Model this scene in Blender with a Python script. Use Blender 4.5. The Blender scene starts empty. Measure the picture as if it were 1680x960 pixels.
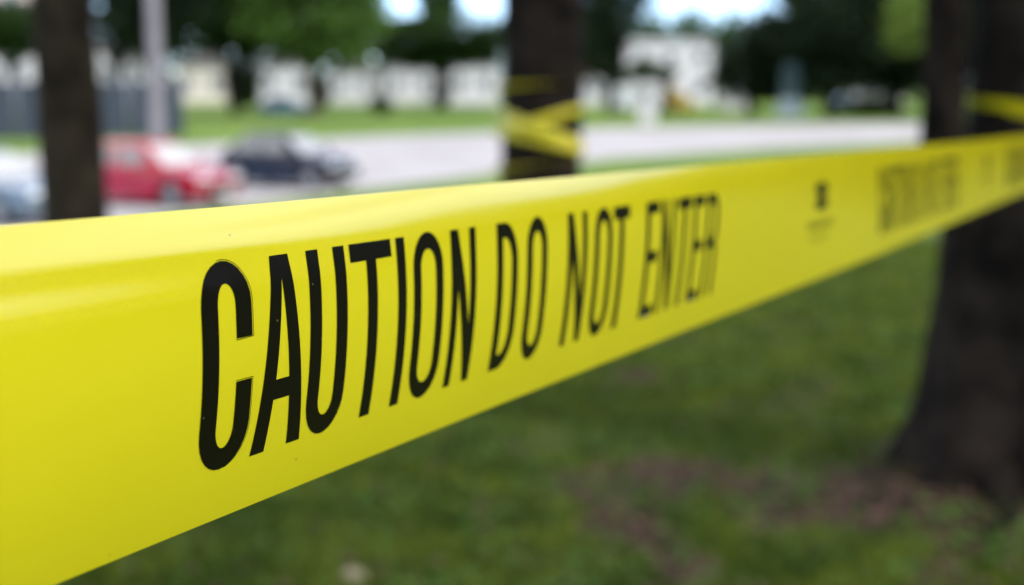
import bpy, bmesh, math, random
import numpy as np
from mathutils import Vector, Matrix, noise

# ------------------------------------------------------------------ camera, world, sun, exposure
S = bpy.context.scene
COL = S.collection
FPX = 2427.0                                   # focal length in pixels of the 1680 px wide photograph
PITCH = math.atan(350 / FPX)
CAM = np.array([0.0, 0.0, 1.7])
cam_data = bpy.data.cameras.new('camera')
cam = bpy.data.objects.new('camera', cam_data)
COL.objects.link(cam)
cam.location = CAM
cam.rotation_euler = (math.pi / 2 - PITCH, 0, 0)
cam_data.sensor_width = 36
cam_data.lens = 36 * FPX / 1680
cam_data.clip_start = 0.02
cam_data.clip_end = 3000
cam_data.dof.use_dof = True
cam_data.dof.focus_distance = 0.357
cam_data.dof.aperture_fstop = 9.0
cam_data.dof.aperture_blades = 7
cam_data.dof.aperture_rotation = 0.2
S.camera = cam

W = bpy.data.worlds.new('World')
S.world = W
W.use_nodes = True
wn = W.node_tree
bg = wn.nodes['Background']
sky = wn.nodes.new('ShaderNodeTexSky')
sky.sky_type = 'NISHITA'
sky.sun_disc = False
SUN_EL, SUN_AZ = math.radians(48), math.radians(130)      # azimuth clockwise from +Y
sky.sun_elevation = SUN_EL
sky.sun_rotation = SUN_AZ
sky.air_density = 0.48
sky.dust_density = 0.3
sky.ozone_density = 2.0
# bright broken cloud over the whole sky
w_tc = wn.nodes.new('ShaderNodeTexCoord')
w_mp = wn.nodes.new('ShaderNodeMapping'); w_mp.inputs['Scale'].default_value = (1, 1, 2.2); w_mp.inputs['Location'].default_value = (7.7, 4.0, 1.0)
w_nz = wn.nodes.new('ShaderNodeTexNoise'); w_nz.inputs['Scale'].default_value = 2.3; w_nz.inputs['Detail'].default_value = 7; w_nz.inputs['Roughness'].default_value = .55
w_cr = wn.nodes.new('ShaderNodeValToRGB')
w_cr.color_ramp.elements[0].position = .36; w_cr.color_ramp.elements[0].color = (.12, .12, .12, 1)
w_cr.color_ramp.elements[1].position = .56; w_cr.color_ramp.elements[1].color = (.95, .95, .95, 1)
w_mx = wn.nodes.new('ShaderNodeMix'); w_mx.data_type = 'RGBA'
w_mx.inputs[7].default_value = (7.0, 7.1, 7.4, 1)
wn.links.new(w_tc.outputs['Generated'], w_mp.inputs[0]); wn.links.new(w_mp.outputs[0], w_nz.inputs['Vector'])
w_sp = wn.nodes.new('ShaderNodeSeparateXYZ'); w_mr = wn.nodes.new('ShaderNodeMapRange'); w_mr.interpolation_type = 'SMOOTHSTEP'
w_mr.inputs['From Min'].default_value = .13; w_mr.inputs['From Max'].default_value = .32      # the cloud thins out towards the horizon
w_ml = wn.nodes.new('ShaderNodeMath'); w_ml.operation = 'MULTIPLY'
wn.links.new(w_tc.outputs['Generated'], w_sp.inputs[0]); wn.links.new(w_sp.outputs['Z'], w_mr.inputs['Value'])
wn.links.new(w_nz.outputs['Fac'], w_cr.inputs['Fac']); wn.links.new(w_cr.outputs[0], w_ml.inputs[0]); wn.links.new(w_mr.outputs[0], w_ml.inputs[1])
wn.links.new(w_ml.outputs[0], w_mx.inputs[0])
wn.links.new(sky.outputs[0], w_mx.inputs[6]); wn.links.new(w_mx.outputs[2], bg.inputs[0])
bg.inputs[1].default_value = 0.15
sun_data = bpy.data.lights.new('sun', 'SUN')
sun_data.energy = 1.0
sun_data.angle = math.radians(18)
sun_data.color = (1.0, 0.96, 0.9)
sun = bpy.data.objects.new('sun', sun_data)
COL.objects.link(sun)
sd = Vector((math.sin(SUN_AZ) * math.cos(SUN_EL), math.cos(SUN_AZ) * math.cos(SUN_EL), math.sin(SUN_EL)))
sun.rotation_euler = sd.to_track_quat('Z', 'Y').to_euler()
S.view_settings.view_transform = 'Standard'
S.view_settings.look = 'None'
S.view_settings.gamma = 1
S.view_settings.use_curve_mapping = False
S.view_settings.exposure = 1.42
S.cycles.max_bounces = 6
S.cycles.diffuse_bounces = 3
S.cycles.glossy_bounces = 3
S.cycles.transparent_max_bounces = 6
S.cycles.sample_clamp_indirect = 4

rng = np.random.default_rng(7)
random.seed(7)
CR = np.array([1.0, 0, 0])
CU = np.array([0, math.sin(PITCH), math.cos(PITCH)])
CF = np.array([0, math.cos(PITCH), -math.sin(PITCH)])


# ------------------------------------------------------------------ helpers
def smooth(a, b, x):
    t = np.clip((x - a) / (b - a), 0, 1)
    return t * t * (3 - 2 * t)


LOT = -1.25


def ground_z(x, y):
    """Height of the terrain: lawn at 0 near the camera, falling to the level of the parking lot."""
    d = y - 0.28 * x
    mound = .075 * np.exp(-((x - 2.08) ** 2 + (y - 5.87) ** 2) / 1.1)      # the ground rises a little round the near oak
    return mound + LOT * smooth(9, 31, d) + 0.03 * np.sin(x * 1.3 + y * .7) * smooth(40, 20, y) * smooth(3, 7, np.abs(y) + np.abs(x)) * .6


def ray(px, py):
    return CR * (px - 840) / FPX + CU * (480 - py) / FPX + CF


def on_lot(px, py, dz=0.0):
    """Point of the lot-level ground seen at this pixel of the photograph."""
    r = ray(px, py)
    k = (LOT + dz - CAM[2]) / r[2]
    return CAM + r * k


def at_y(px, py, y):
    r = ray(px, py)
    return CAM + r * (y / r[1])


def new_mesh(name, verts, faces, smooth_shade=False):
    me = bpy.data.meshes.new(name)
    me.from_pydata([tuple(v) for v in verts], [], [tuple(f) for f in faces])
    me.validate()
    if smooth_shade:
        me.polygons.foreach_set('use_smooth', [True] * len(me.polygons))
    me.update()
    return me


def link(name, me, mat=None, parent=None, loc=None, rotz=None):
    o = bpy.data.objects.new(name, me)
    COL.objects.link(o)
    if mat is not None and me is not None and not me.materials:
        me.materials.append(mat)
    if parent is not None:
        o.parent = parent
    if loc is not None:
        o.location = loc
    if rotz is not None:
        o.rotation_euler = (0, 0, rotz)
    return o


def thing(name, label, cat, loc=(0, 0, 0), rotz=0, group=None):
    o = bpy.data.objects.new(name, None)
    COL.objects.link(o)
    o.empty_display_size = 0.2
    o.location = loc
    o.rotation_euler = (0, 0, rotz)
    return tag(o, label, cat, group)


def tag(o, label=None, cat=None, group=None, kind=None):
    if label: o['label'] = label
    if cat: o['category'] = cat
    if group: o['group'] = group
    if kind: o['kind'] = kind
    return o


def dup(root, loc, rotz, label, group=None, scale=None):
    r = root.copy(); COL.objects.link(r)
    r.location = loc; r.rotation_euler = (0, 0, rotz)
    if scale is not None: r.scale = scale
    r['label'] = label
    if group: r['group'] = group
    for ch in list(root.children):
        c = ch.copy(); COL.objects.link(c); c.parent = r
        for g in ch.children:
            d = g.copy(); COL.objects.link(d); d.parent = c
    return r


class MB:
    """Collects boxes, tubes and lathes into one mesh."""
    def __init__(self): self.v = []; self.f = []

    def add(self, verts, faces):
        b = len(self.v)
        self.v += [tuple(p) for p in verts]
        self.f += [tuple(i + b for i in f) for f in faces]
        return self

    def box(self, x0, x1, y0, y1, z0, z1, bev=0.0):
        if bev <= 0:
            vs = [(x, y, z) for z in (z0, z1) for y in (y0, y1) for x in (x0, x1)]
            fs = [(0, 2, 3, 1), (4, 5, 7, 6), (0, 1, 5, 4), (2, 6, 7, 3), (0, 4, 6, 2), (1, 3, 7, 5)]
            return self.add(vs, fs)
        bm = bmesh.new()
        bmesh.ops.create_cube(bm, size=1)
        for v in bm.verts:
            v.co = ((x0 + x1) / 2 + v.co.x * (x1 - x0), (y0 + y1) / 2 + v.co.y * (y1 - y0), (z0 + z1) / 2 + v.co.z * (z1 - z0))
        bmesh.ops.bevel(bm, geom=bm.edges[:], offset=bev, segments=2, affect='EDGES', profile=0.6)
        bm.verts.index_update()
        vs = [v.co[:] for v in bm.verts]; fs = [[v.index for v in f.verts] for f in bm.faces]
        bm.free()
        return self.add(vs, fs)

    def tube(self, pts, radii, n=8, cap=True):
        pts = [Vector(p) for p in pts]
        rings = []
        for i, p in enumerate(pts):
            d = (pts[min(i + 1, len(pts) - 1)] - pts[max(i - 1, 0)]).normalized()
            a = Vector((0, 1, 0)) if abs(d.y) < .9 else Vector((1, 0, 0))
            u = d.cross(a).normalized(); w = d.cross(u).normalized()
            rings.append([p + (u * math.cos(2 * math.pi * k / n) + w * math.sin(2 * math.pi * k / n)) * radii[i] for k in range(n)])
        vs = [v for r in rings for v in r]
        fs = [(i * n + k, i * n + (k + 1) % n, (i + 1) * n + (k + 1) % n, (i + 1) * n + k) for i in range(len(pts) - 1) for k in range(n)]
        if cap:
            fs.append(tuple(range(n))[::-1]); fs.append(tuple(range((len(pts) - 1) * n, len(pts) * n)))
        return self.add(vs, fs)

    def lathe(self, prof, n=24, axis='z', c=(0, 0, 0)):
        """prof: (radius, height) pairs swept about an axis through c."""
        vs = []
        for r, h in prof:
            for k in range(n):
                a = 2 * math.pi * k / n
                p = (r * math.cos(a), r * math.sin(a), h)
                if axis == 'y': p = (p[0], p[2], p[1])
                vs.append((p[0] + c[0], p[1] + c[1], p[2] + c[2]))
        m = len(prof)
        fs = [(i * n + k, i * n + (k + 1) % n, (i + 1) * n + (k + 1) % n, (i + 1) * n + k) for i in range(m - 1) for k in range(n)]
        return self.add(vs, fs)

    def build(self, name, mat, parent=None, loc=None, rotz=None, smooth_shade=False):
        return link(name, new_mesh(name, self.v, self.f, smooth_shade), mat, parent, loc, rotz)


# ------------------------------------------------------------------ materials
def principled(name, col, rough=.6, metal=0.0, spec=.5, var=0.0, scale=8.0, bump=0.0, bump_scale=40.0, coat=0.0, col2=None, trans=0.0):
    m = bpy.data.materials.new(name); m.use_nodes = True
    nt = m.node_tree; b = nt.nodes['Principled BSDF']
    b.inputs['Base Color'].default_value = (*col, 1)
    b.inputs['Roughness'].default_value = rough
    b.inputs['Metallic'].default_value = metal
    b.inputs['Specular IOR Level'].default_value = spec
    b.inputs['Coat Weight'].default_value = coat
    if trans: b.inputs['Transmission Weight'].default_value = trans
    tc = nt.nodes.new('ShaderNodeTexCoord')
    if var > 0 or col2:
        nz = nt.nodes.new('ShaderNodeTexNoise'); nz.inputs['Scale'].default_value = scale; nz.inputs['Detail'].default_value = 6
        nt.links.new(tc.outputs['Object'], nz.inputs['Vector'])
        cr = nt.nodes.new('ShaderNodeValToRGB')
        c2 = col2 or tuple(min(1, c * (1 + var)) for c in col)
        c1 = col if col2 else tuple(c * (1 - var) for c in col)
        cr.color_ramp.elements[0].color = (*c1, 1); cr.color_ramp.elements[1].color = (*c2, 1)
        cr.color_ramp.elements[0].position = .35; cr.color_ramp.elements[1].position = .65
        nt.links.new(nz.outputs['Fac'], cr.inputs['Fac']); nt.links.new(cr.outputs[0], b.inputs['Base Color'])
    if bump > 0:
        n2 = nt.nodes.new('ShaderNodeTexNoise'); n2.inputs['Scale'].default_value = bump_scale; n2.inputs['Detail'].default_value = 4
        bp = nt.nodes.new('ShaderNodeBump'); bp.inputs['Strength'].default_value = bump; bp.inputs['Distance'].default_value = .02
        nt.links.new(tc.outputs['Object'], n2.inputs['Vector'])
        nt.links.new(n2.outputs['Fac'], bp.inputs['Height']); nt.links.new(bp.outputs[0], b.inputs['Normal'])
    return m


def leaf_material(name, c1, c2, transl=.3):
    m = bpy.data.materials.new(name); m.use_nodes = True
    nt = m.node_tree; b = nt.nodes['Principled BSDF']
    b.inputs['Roughness'].default_value = .7
    b.inputs['Specular IOR Level'].default_value = .12
    g = nt.nodes.new('ShaderNodeNewGeometry')
    mx = nt.nodes.new('ShaderNodeMix'); mx.data_type = 'RGBA'
    mx.inputs[6].default_value = (*c1, 1); mx.inputs[7].default_value = (*c2, 1)
    nt.links.new(g.outputs['Random Per Island'], mx.inputs[0])
    nt.links.new(mx.outputs[2], b.inputs['Base Color'])
    t = nt.nodes.new('ShaderNodeBsdfTranslucent')
    nt.links.new(mx.outputs[2], t.inputs['Color'])
    ms = nt.nodes.new('ShaderNodeMixShader'); ms.inputs[0].default_value = transl
    nt.links.new(b.outputs[0], ms.inputs[1]); nt.links.new(t.outputs[0], ms.inputs[2])
    nt.links.new(ms.outputs[0], nt.nodes['Material Output'].inputs[0])
    return m


def bark_material(name, c1, c2, moss=None):
    m = principled(name, c1, rough=.95, spec=.08, col2=c2, scale=5)
    nt = m.node_tree; b = nt.nodes['Principled BSDF']
    tc = nt.nodes.new('ShaderNodeTexCoord'); mp = nt.nodes.new('ShaderNodeMapping')
    mp.inputs['Scale'].default_value = (1, 1, .22)
    vo = nt.nodes.new('ShaderNodeTexVoronoi'); vo.inputs['Scale'].default_value = 26
    vo.feature = 'DISTANCE_TO_EDGE'
    bp = nt.nodes.new('ShaderNodeBump'); bp.inputs['Strength'].default_value = .9; bp.inputs['Distance'].default_value = .03
    nt.links.new(tc.outputs['Object'], mp.inputs[0]); nt.links.new(mp.outputs[0], vo.inputs['Vector'])
    nt.links.new(vo.outputs['Distance'], bp.inputs['Height']); nt.links.new(bp.outputs[0], b.inputs['Normal'])
    return m


def tape_material():
    m = bpy.data.materials.new('yellow polythene'); m.use_nodes = True
    nt = m.node_tree; b = nt.nodes['Principled BSDF']
    b.inputs['Roughness'].default_value = .2
    b.inputs['Specular IOR Level'].default_value = .4
    b.inputs['Coat Weight'].default_value = .75
    b.inputs['Coat Roughness'].default_value = .12
    b.inputs['Coat IOR'].default_value = 1.75
    tc = nt.nodes.new('ShaderNodeTexCoord')
    nz = nt.nodes.new('ShaderNodeTexNoise'); nz.inputs['Scale'].default_value = 22; nz.inputs['Detail'].default_value = 3
    mx = nt.nodes.new('ShaderNodeMix'); mx.data_type = 'RGBA'
    mx.inputs[6].default_value = (.82, .712, .012, 1); mx.inputs[7].default_value = (.87, .758, .015, 1)
    nt.links.new(tc.outputs['Object'], nz.inputs['Vector']); nt.links.new(nz.outputs['Fac'], mx.inputs[0])
    # fine dust specks
    vo = nt.nodes.new('ShaderNodeTexVoronoi'); vo.inputs['Scale'].default_value = 55
    lt = nt.nodes.new('ShaderNodeMath'); lt.operation = 'LESS_THAN'; lt.inputs[1].default_value = .02
    m2 = nt.nodes.new('ShaderNodeMix'); m2.data_type = 'RGBA'; m2.inputs[7].default_value = (.32, .27, .03, 1)
    nt.links.new(tc.outputs['Object'], vo.inputs['Vector']); nt.links.new(vo.outputs['Distance'], lt.inputs[0])
    nt.links.new(lt.outputs[0], m2.inputs[0]); nt.links.new(mx.outputs[2], m2.inputs[6])
    nt.links.new(m2.outputs[2], b.inputs['Base Color'])
    t = nt.nodes.new('ShaderNodeBsdfTranslucent'); t.inputs['Color'].default_value = (.8, .74, .03, 1)
    ms = nt.nodes.new('ShaderNodeMixShader'); ms.inputs[0].default_value = .34
    nt.links.new(b.outputs[0], ms.inputs[1]); nt.links.new(t.outputs[0], ms.inputs[2])
    nt.links.new(ms.outputs[0], nt.nodes['Material Output'].inputs[0])
    # very faint stretch ripples along the film
    n2 = nt.nodes.new('ShaderNodeTexNoise'); n2.inputs['Scale'].default_value = 9; n2.inputs['Detail'].default_value = 2
    bp = nt.nodes.new('ShaderNodeBump'); bp.inputs['Strength'].default_value = .25; bp.inputs['Distance'].default_value = .004
    nt.links.new(tc.outputs['Object'], n2.inputs['Vector']); nt.links.new(n2.outputs['Fac'], bp.inputs['Height'])
    nt.links.new(bp.outputs[0], b.inputs['Normal'])
    return m


M_TAPE = tape_material()


def ink_material():
    m = principled('black print', (.005, .004, .002), rough=.3, spec=.1)
    nt = m.node_tree; b = nt.nodes['Principled BSDF']
    tc = nt.nodes.new('ShaderNodeTexCoord')
    vo = nt.nodes.new('ShaderNodeTexVoronoi'); vo.inputs['Scale'].default_value = 170
    lt = nt.nodes.new('ShaderNodeMath'); lt.operation = 'LESS_THAN'; lt.inputs[1].default_value = .042
    mx = nt.nodes.new('ShaderNodeMix'); mx.data_type = 'RGBA'
    mx.inputs[6].default_value = (.005, .004, .002, 1); mx.inputs[7].default_value = (.16, .14, .07, 1)
    nt.links.new(tc.outputs['Object'], vo.inputs['Vector']); nt.links.new(vo.outputs['Distance'], lt.inputs[0])
    nt.links.new(lt.outputs[0], mx.inputs[0]); nt.links.new(mx.outputs[2], b.inputs['Base Color'])
    return m


M_INK = ink_material()
M_BARK = bark_material('oak bark', (.005, .0038, .003), (.025, .0185, .014))
M_BARK_L = bark_material('grey green bark', (.013, .0098, .0065), (.038, .030, .019))
M_BARK_P = bark_material('pale bark', (.11, .085, .06), (.17, .14, .10))
M_LEAF = leaf_material('oak leaf', (.012, .032, .006), (.038, .08, .012))
M_LEAF_B = leaf_material('bright leaf', (.042, .092, .015), (.10, .17, .03))
M_LEAF_Y = leaf_material('young leaf painted sunlit', (.05, .10, .02), (.22, .30, .05))  # sunlight on the young crown is put into this brighter leaf colour
M_LEAF_D = leaf_material('dark leaf', (.004, .010, .003), (.011, .024, .006), .08)
M_LEAF_F = leaf_material('far leaf', (.018, .044, .011), (.045, .09, .022))
M_GRASS = leaf_material('grass blade', (.046, .082, .010), (.132, .166, .023), .25)
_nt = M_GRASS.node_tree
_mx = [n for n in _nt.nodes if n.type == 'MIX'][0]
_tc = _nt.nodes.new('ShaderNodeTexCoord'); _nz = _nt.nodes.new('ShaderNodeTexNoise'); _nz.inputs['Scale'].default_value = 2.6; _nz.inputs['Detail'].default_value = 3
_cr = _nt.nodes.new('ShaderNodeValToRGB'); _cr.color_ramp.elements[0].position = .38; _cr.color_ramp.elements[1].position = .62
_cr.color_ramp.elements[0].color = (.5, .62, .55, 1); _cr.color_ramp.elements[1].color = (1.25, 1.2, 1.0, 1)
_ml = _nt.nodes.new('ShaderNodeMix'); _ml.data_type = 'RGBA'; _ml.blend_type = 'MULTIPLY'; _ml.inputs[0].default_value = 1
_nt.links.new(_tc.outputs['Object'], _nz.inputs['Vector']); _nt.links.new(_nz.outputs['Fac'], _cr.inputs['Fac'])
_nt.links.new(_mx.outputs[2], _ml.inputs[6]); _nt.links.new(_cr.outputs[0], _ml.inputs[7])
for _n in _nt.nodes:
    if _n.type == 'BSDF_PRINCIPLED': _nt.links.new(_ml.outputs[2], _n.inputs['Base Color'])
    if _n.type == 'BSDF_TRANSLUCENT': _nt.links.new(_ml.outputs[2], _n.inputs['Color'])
M_DEAD = leaf_material('dry leaf', (.05, .03, .022), (.13, .085, .06), .1)


# ------------------------------------------------------------------ ground
def fbm(x, y, sc, seed=0.0):
    out = np.empty(len(x))
    for i in range(len(x)):
        out[i] = noise.fractal((x[i] * sc + seed, y[i] * sc - seed, seed), 1.0, 2.0, 3)
    return out


PATCHES = []      # bare soil: (x, y, rx, ry) found from where the photograph shows it


def lawn_pt(px, py):
    r = ray(px, py); k = 5.0
    for _ in range(60):
        P = CAM + r * k
        k += (P[2] - float(ground_z(P[0], P[1]))) / -r[2] * .7
    return CAM + r * k


for px, py, rx, ry in [(990, 805, .26, .2), (1100, 785, .34, .2), (1020, 855, .2, .14), (1310, 835, .3, .13), (1400, 800, .28, .17), (1500, 795, .45, .3), (1440, 830, .5, .16), (1560, 840, .4, .2), (1250, 800, .18, .12), (1035, 890, .16, .10),
                       (1120, 940, .14, .1),  
                       (1560, 945, .15, .1), (1040, 615, .15, .12)]:
    P = lawn_pt(px, py)
    PATCHES.append((P[0], P[1], rx, ry))


def dirt(x, y):
    n = fbm(x, y, 1.1, 3.1) * .9 + fbm(x, y, 3.7, 9.0) * .6
    d = smooth(.05, .8, n) * .6
    warp = fbm(x, y, 3.0, 5.0) * .6
    for (cx, cy, rx, ry) in PATCHES:
        q = np.sqrt(((x - cx) / rx) ** 2 + ((y - cy) / (ry * 2.2)) ** 2) + warp
        d = np.maximum(d, .95 * smooth(1.25, .55, q))
    return d


def build_terrain():
    xs = np.concatenate([np.linspace(-600, -30, 18), np.linspace(-26, -5, 22), np.linspace(-4.5, 8, 100), np.linspace(9, 40, 32), np.linspace(50, 600, 18)])
    ys = np.concatenate([np.linspace(-300, -10, 10), np.linspace(-8, 4.2, 13), np.linspace(4.4, 14, 100), np.linspace(14.5, 45, 62), np.linspace(50, 220, 30), np.linspace(250, 1500, 10)])
    X, Y = np.meshgrid(xs, ys)
    x = X.ravel(); y = Y.ravel()
    z = ground_z(x, y)
    z = z + .02 * fbm(x, y, .8, 2.0) * (y < 24) * (np.abs(x) < 30)
    nx, ny = len(xs), len(ys)
    i = np.arange(nx - 1)[None, :] + nx * np.arange(ny - 1)[:, None]
    i = i.ravel()
    f = np.stack([i, i + 1, i + 1 + nx, i + nx], 1)
    me = new_mesh('lawn', np.stack([x, y, z], 1), f.tolist(), True)
    a = me.attributes.new('bare', 'FLOAT', 'POINT')
    a.data.foreach_set('value', dirt(x, y).astype(np.float32))
    m = bpy.data.materials.new('lawn soil and turf'); m.use_nodes = True
    nt = m.node_tree; b = nt.nodes['Principled BSDF']; b.inputs['Roughness'].default_value = .95; b.inputs['Specular IOR Level'].default_value = .1
    at = nt.nodes.new('ShaderNodeAttribute'); at.attribute_name = 'bare'
    tc = nt.nodes.new('ShaderNodeTexCoord')

    def noise_mix(sc, ca, cb, lo=.35, hi=.65):
        nz = nt.nodes.new('ShaderNodeTexNoise'); nz.inputs['Scale'].default_value = sc; nz.inputs['Detail'].default_value = 5
        cr = nt.nodes.new('ShaderNodeValToRGB')
        cr.color_ramp.elements[0].position = lo; cr.color_ramp.elements[1].position = hi
        cr.color_ramp.elements[0].color = (*ca, 1); cr.color_ramp.elements[1].color = (*cb, 1)
        nt.links.new(tc.outputs['Object'], nz.inputs['Vector']); nt.links.new(nz.outputs['Fac'], cr.inputs['Fac'])
        return cr.outputs[0]
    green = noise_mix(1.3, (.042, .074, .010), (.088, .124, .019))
    soil = noise_mix(7.0, (.012, .006, .005), (.075, .040, .033))
    mx = nt.nodes.new('ShaderNodeMix'); mx.data_type = 'RGBA'
    nt.links.new(at.outputs['Fac'], mx.inputs[0]); nt.links.new(green, mx.inputs[6]); nt.links.new(soil, mx.inputs[7])
    nt.links.new(mx.outputs[2], b.inputs['Base Color'])
    bp = nt.nodes.new('ShaderNodeBump'); bp.inputs['Strength'].default_value = .6; bp.inputs['Distance'].default_value = .05
    nz = nt.nodes.new('ShaderNodeTexNoise'); nz.inputs['Scale'].default_value = 18; nz.inputs['Detail'].default_value = 5
    nt.links.new(tc.outputs['Object'], nz.inputs['Vector']); nt.links.new(nz.outputs['Fac'], bp.inputs['Height']); nt.links.new(bp.outputs[0], b.inputs['Normal'])
    o = link('lawn', me, m)
    tag(o, 'mown green lawn with bare earth patches sloping to the parking lot', kind='structure')
    return o


build_terrain()


def build_blades():
    # tufts in the wedge of lawn the camera looks at, plus a margin on each side
    n = 150000
    y = 4.3 + (rng.random(n) ** 1.25) * 15.5
    x = (rng.random(n) * 1.15 - .55) * .78 * y
    keep_p = 1 - 1.0 * dirt(x, y) ** .8
    keep = rng.random(n) < keep_p
    x = x[keep]; y = y[keep]; n = len(x)
    clump = fbm(x, y, 2.3, 11.0)
    h = (.028 + .03 * rng.random(n) + .02 * np.clip(clump, -.5, 1)) * (1 + y * .02)
    w = (.004 + .004 * rng.random(n)) * (1 + y * .06)
    z = ground_z(x, y) - .004
    a = rng.random(n) * 2 * np.pi
    lean = rng.normal(0, .55, (n, 2)) * h[:, None]
    v = np.empty((n, 3, 3))
    v[:, 0] = np.stack([x - np.cos(a) * w, y - np.sin(a) * w, z], 1)
    v[:, 1] = np.stack([x + np.cos(a) * w, y + np.sin(a) * w, z], 1)
    v[:, 2] = np.stack([x + lean[:, 0], y + lean[:, 1], z + h], 1)
    me = bpy.data.meshes.new('grass')
    me.vertices.add(3 * n); me.loops.add(3 * n); me.polygons.add(n)
    me.vertices.foreach_set('co', v.reshape(-1).astype(np.float32))
    me.loops.foreach_set('vertex_index', np.arange(3 * n, dtype=np.int32))
    me.polygons.foreach_set('loop_start', np.arange(0, 3 * n, 3, dtype=np.int32))
    me.update(calc_edges=True)
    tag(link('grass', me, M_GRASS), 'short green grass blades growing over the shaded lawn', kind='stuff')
    # broad-leaved weeds and fallen leaves
    for name, cnt, mat, lab, sz in (('weeds', 8000, M_LEAF_B, 'small broad-leaved weeds spread through the lawn', .03), ('fallen_leaves', 3800, M_DEAD, 'dry brown fallen leaves lying on the bare earth', .024)):
        y = 4.4 + (rng.random(cnt * 3) ** 1.2) * 11
        x = (rng.random(cnt * 3) * 1.1 - .5) * .75 * y
        d = dirt(x, y) if name == 'fallen_leaves' else np.clip(fbm(x, y, 1.8, 21.0) * 2, 0, 1)
        k = np.where(rng.random(len(x)) < (.12 + .9 * d))[0][:cnt]
        x = x[k]; y = y[k]; n = len(x)
        z = ground_z(x, y) + .012 + .03 * rng.random(n)
        V = []; Fc = []
        for i in range(n):
            a = rng.random() * 6.28; s = sz * (.6 + .8 * rng.random()); t1 = rng.normal(0, .35); t2 = rng.normal(0, .35)
            ca, sa = math.cos(a), math.sin(a)
            for (u, q) in ((-s, 0), (0, -s * .45), (s, 0), (0, s * .45)):
                V.append((x[i] + u * ca - q * sa, y[i] + u * sa + q * ca, z[i] + u * t1 + q * t2))
            Fc.append((4 * i, 4 * i + 1, 4 * i + 2, 4 * i + 3))
        tag(link(name, new_mesh(name, V, Fc), mat), lab, kind='stuff')


build_blades()


NEAR_EDGE = [(-200, 420), (200, 366), (400, 338), (600, 312), (800, 287), (1000, 261), (1250, 245), (1500, 233), (1900, 215)]
FAR_EDGE = [(1900, 199), (1500, 203), (1250, 206), (1000, 211), (780, 219), (560, 227), (300, 240), (-200, 266)]


def build_lot():
    near = NEAR_EDGE
    far = FAR_EDGE
    pts = [on_lot(px, py, .012) for px, py in near + far]
    me = new_mesh('parking_lot', pts, [tuple(range(len(pts)))])
    bm = bmesh.new(); bm.from_mesh(me); bmesh.ops.triangulate(bm, faces=bm.faces[:])
    r = bmesh.ops.extrude_face_region(bm, geom=bm.faces[:])
    bmesh.ops.translate(bm, verts=[e for e in r['geom'] if isinstance(e, bmesh.types.BMVert)], vec=(0, 0, .03))
    bmesh.ops.recalc_face_normals(bm, faces=bm.faces[:])
    bm.to_mesh(me); bm.free()
    m = principled('pale concrete', (.275, .258, .26), rough=.9, spec=.15, col2=(.345, .325, .328), scale=.35)
    tag(link('parking_lot', me, m), 'pale concrete parking lot beyond the lawn', kind='structure')


build_lot()


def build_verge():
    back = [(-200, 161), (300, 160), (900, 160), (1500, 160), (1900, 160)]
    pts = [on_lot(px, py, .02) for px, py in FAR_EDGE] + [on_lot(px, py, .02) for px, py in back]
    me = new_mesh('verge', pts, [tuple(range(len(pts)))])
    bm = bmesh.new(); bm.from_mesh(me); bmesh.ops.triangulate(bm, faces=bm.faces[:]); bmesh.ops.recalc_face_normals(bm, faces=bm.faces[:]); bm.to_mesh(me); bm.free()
    m = principled('verge grass painted sunlit', (.075, .135, .022), .95, spec=.05, col2=(.135, .19, .045), scale=.22)  # sunlight is painted in: a brighter green than the lawn's
    tag(link('verge', me, m), 'grass verge painted in sunlit green on the far side of the parking lot', kind='structure')


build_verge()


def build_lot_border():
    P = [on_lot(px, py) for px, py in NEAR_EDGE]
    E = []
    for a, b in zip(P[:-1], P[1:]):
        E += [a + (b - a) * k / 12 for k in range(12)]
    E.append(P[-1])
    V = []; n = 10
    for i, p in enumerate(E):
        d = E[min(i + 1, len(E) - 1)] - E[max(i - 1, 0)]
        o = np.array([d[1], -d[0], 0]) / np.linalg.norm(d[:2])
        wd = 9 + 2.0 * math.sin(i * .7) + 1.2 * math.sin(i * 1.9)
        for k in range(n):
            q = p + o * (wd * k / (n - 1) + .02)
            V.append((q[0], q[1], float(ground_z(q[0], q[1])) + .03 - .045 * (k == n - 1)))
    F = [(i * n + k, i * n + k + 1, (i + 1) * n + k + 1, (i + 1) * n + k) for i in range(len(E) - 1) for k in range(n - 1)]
    m = principled('border grass painted sunlit', (.07, .125, .022), .95, spec=.05, col2=(.125, .18, .04), scale=.5)  # same grass as the lawn, with sun beyond the tree shade coloured in
    tag(link('grass_border', new_mesh('grass_border', V, F, True), m), 'strip of lawn grass painted in sunlit green along the near side of the parking lot', kind='structure')


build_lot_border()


# ------------------------------------------------------------------ the caution tape
TW = .076
q_d, q_y, q_vx, q_vy = 4.11696500e-01, 5.38757920e+02, 1.93814752e+03, 2.05121397e+02
q4, q5, q6 = 1.46321183e-02, 3.08672008e-02, 3.02118718e-02
KT = [-.15, .08, .3, .7, 1.6, 4.5, 5.4, 6.1, 6.8]
KA = [-2.68231988e-02, -5.60582280e-02, -6.96175118e-02, 5.69270316e-02, 5.87236082e-02, .04, 0, 0, -.5]
KB = [6.02177979e-01, 4.19740689e-01, 2.08243224e-01, 1.23023367e-01, 1.12112193e-01, .1, .05, .05, .05]
TA = CAM + ray(640, q_y) * q_d
TD = ray(q_vx, q_vy); TD = TD / np.linalg.norm(TD)
TN = np.array([TD[1], -TD[0], 0]); TN /= np.linalg.norm(TN)
TU = np.cross(TN, TD); TU *= np.sign(TU[2])
KS = 49


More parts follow.
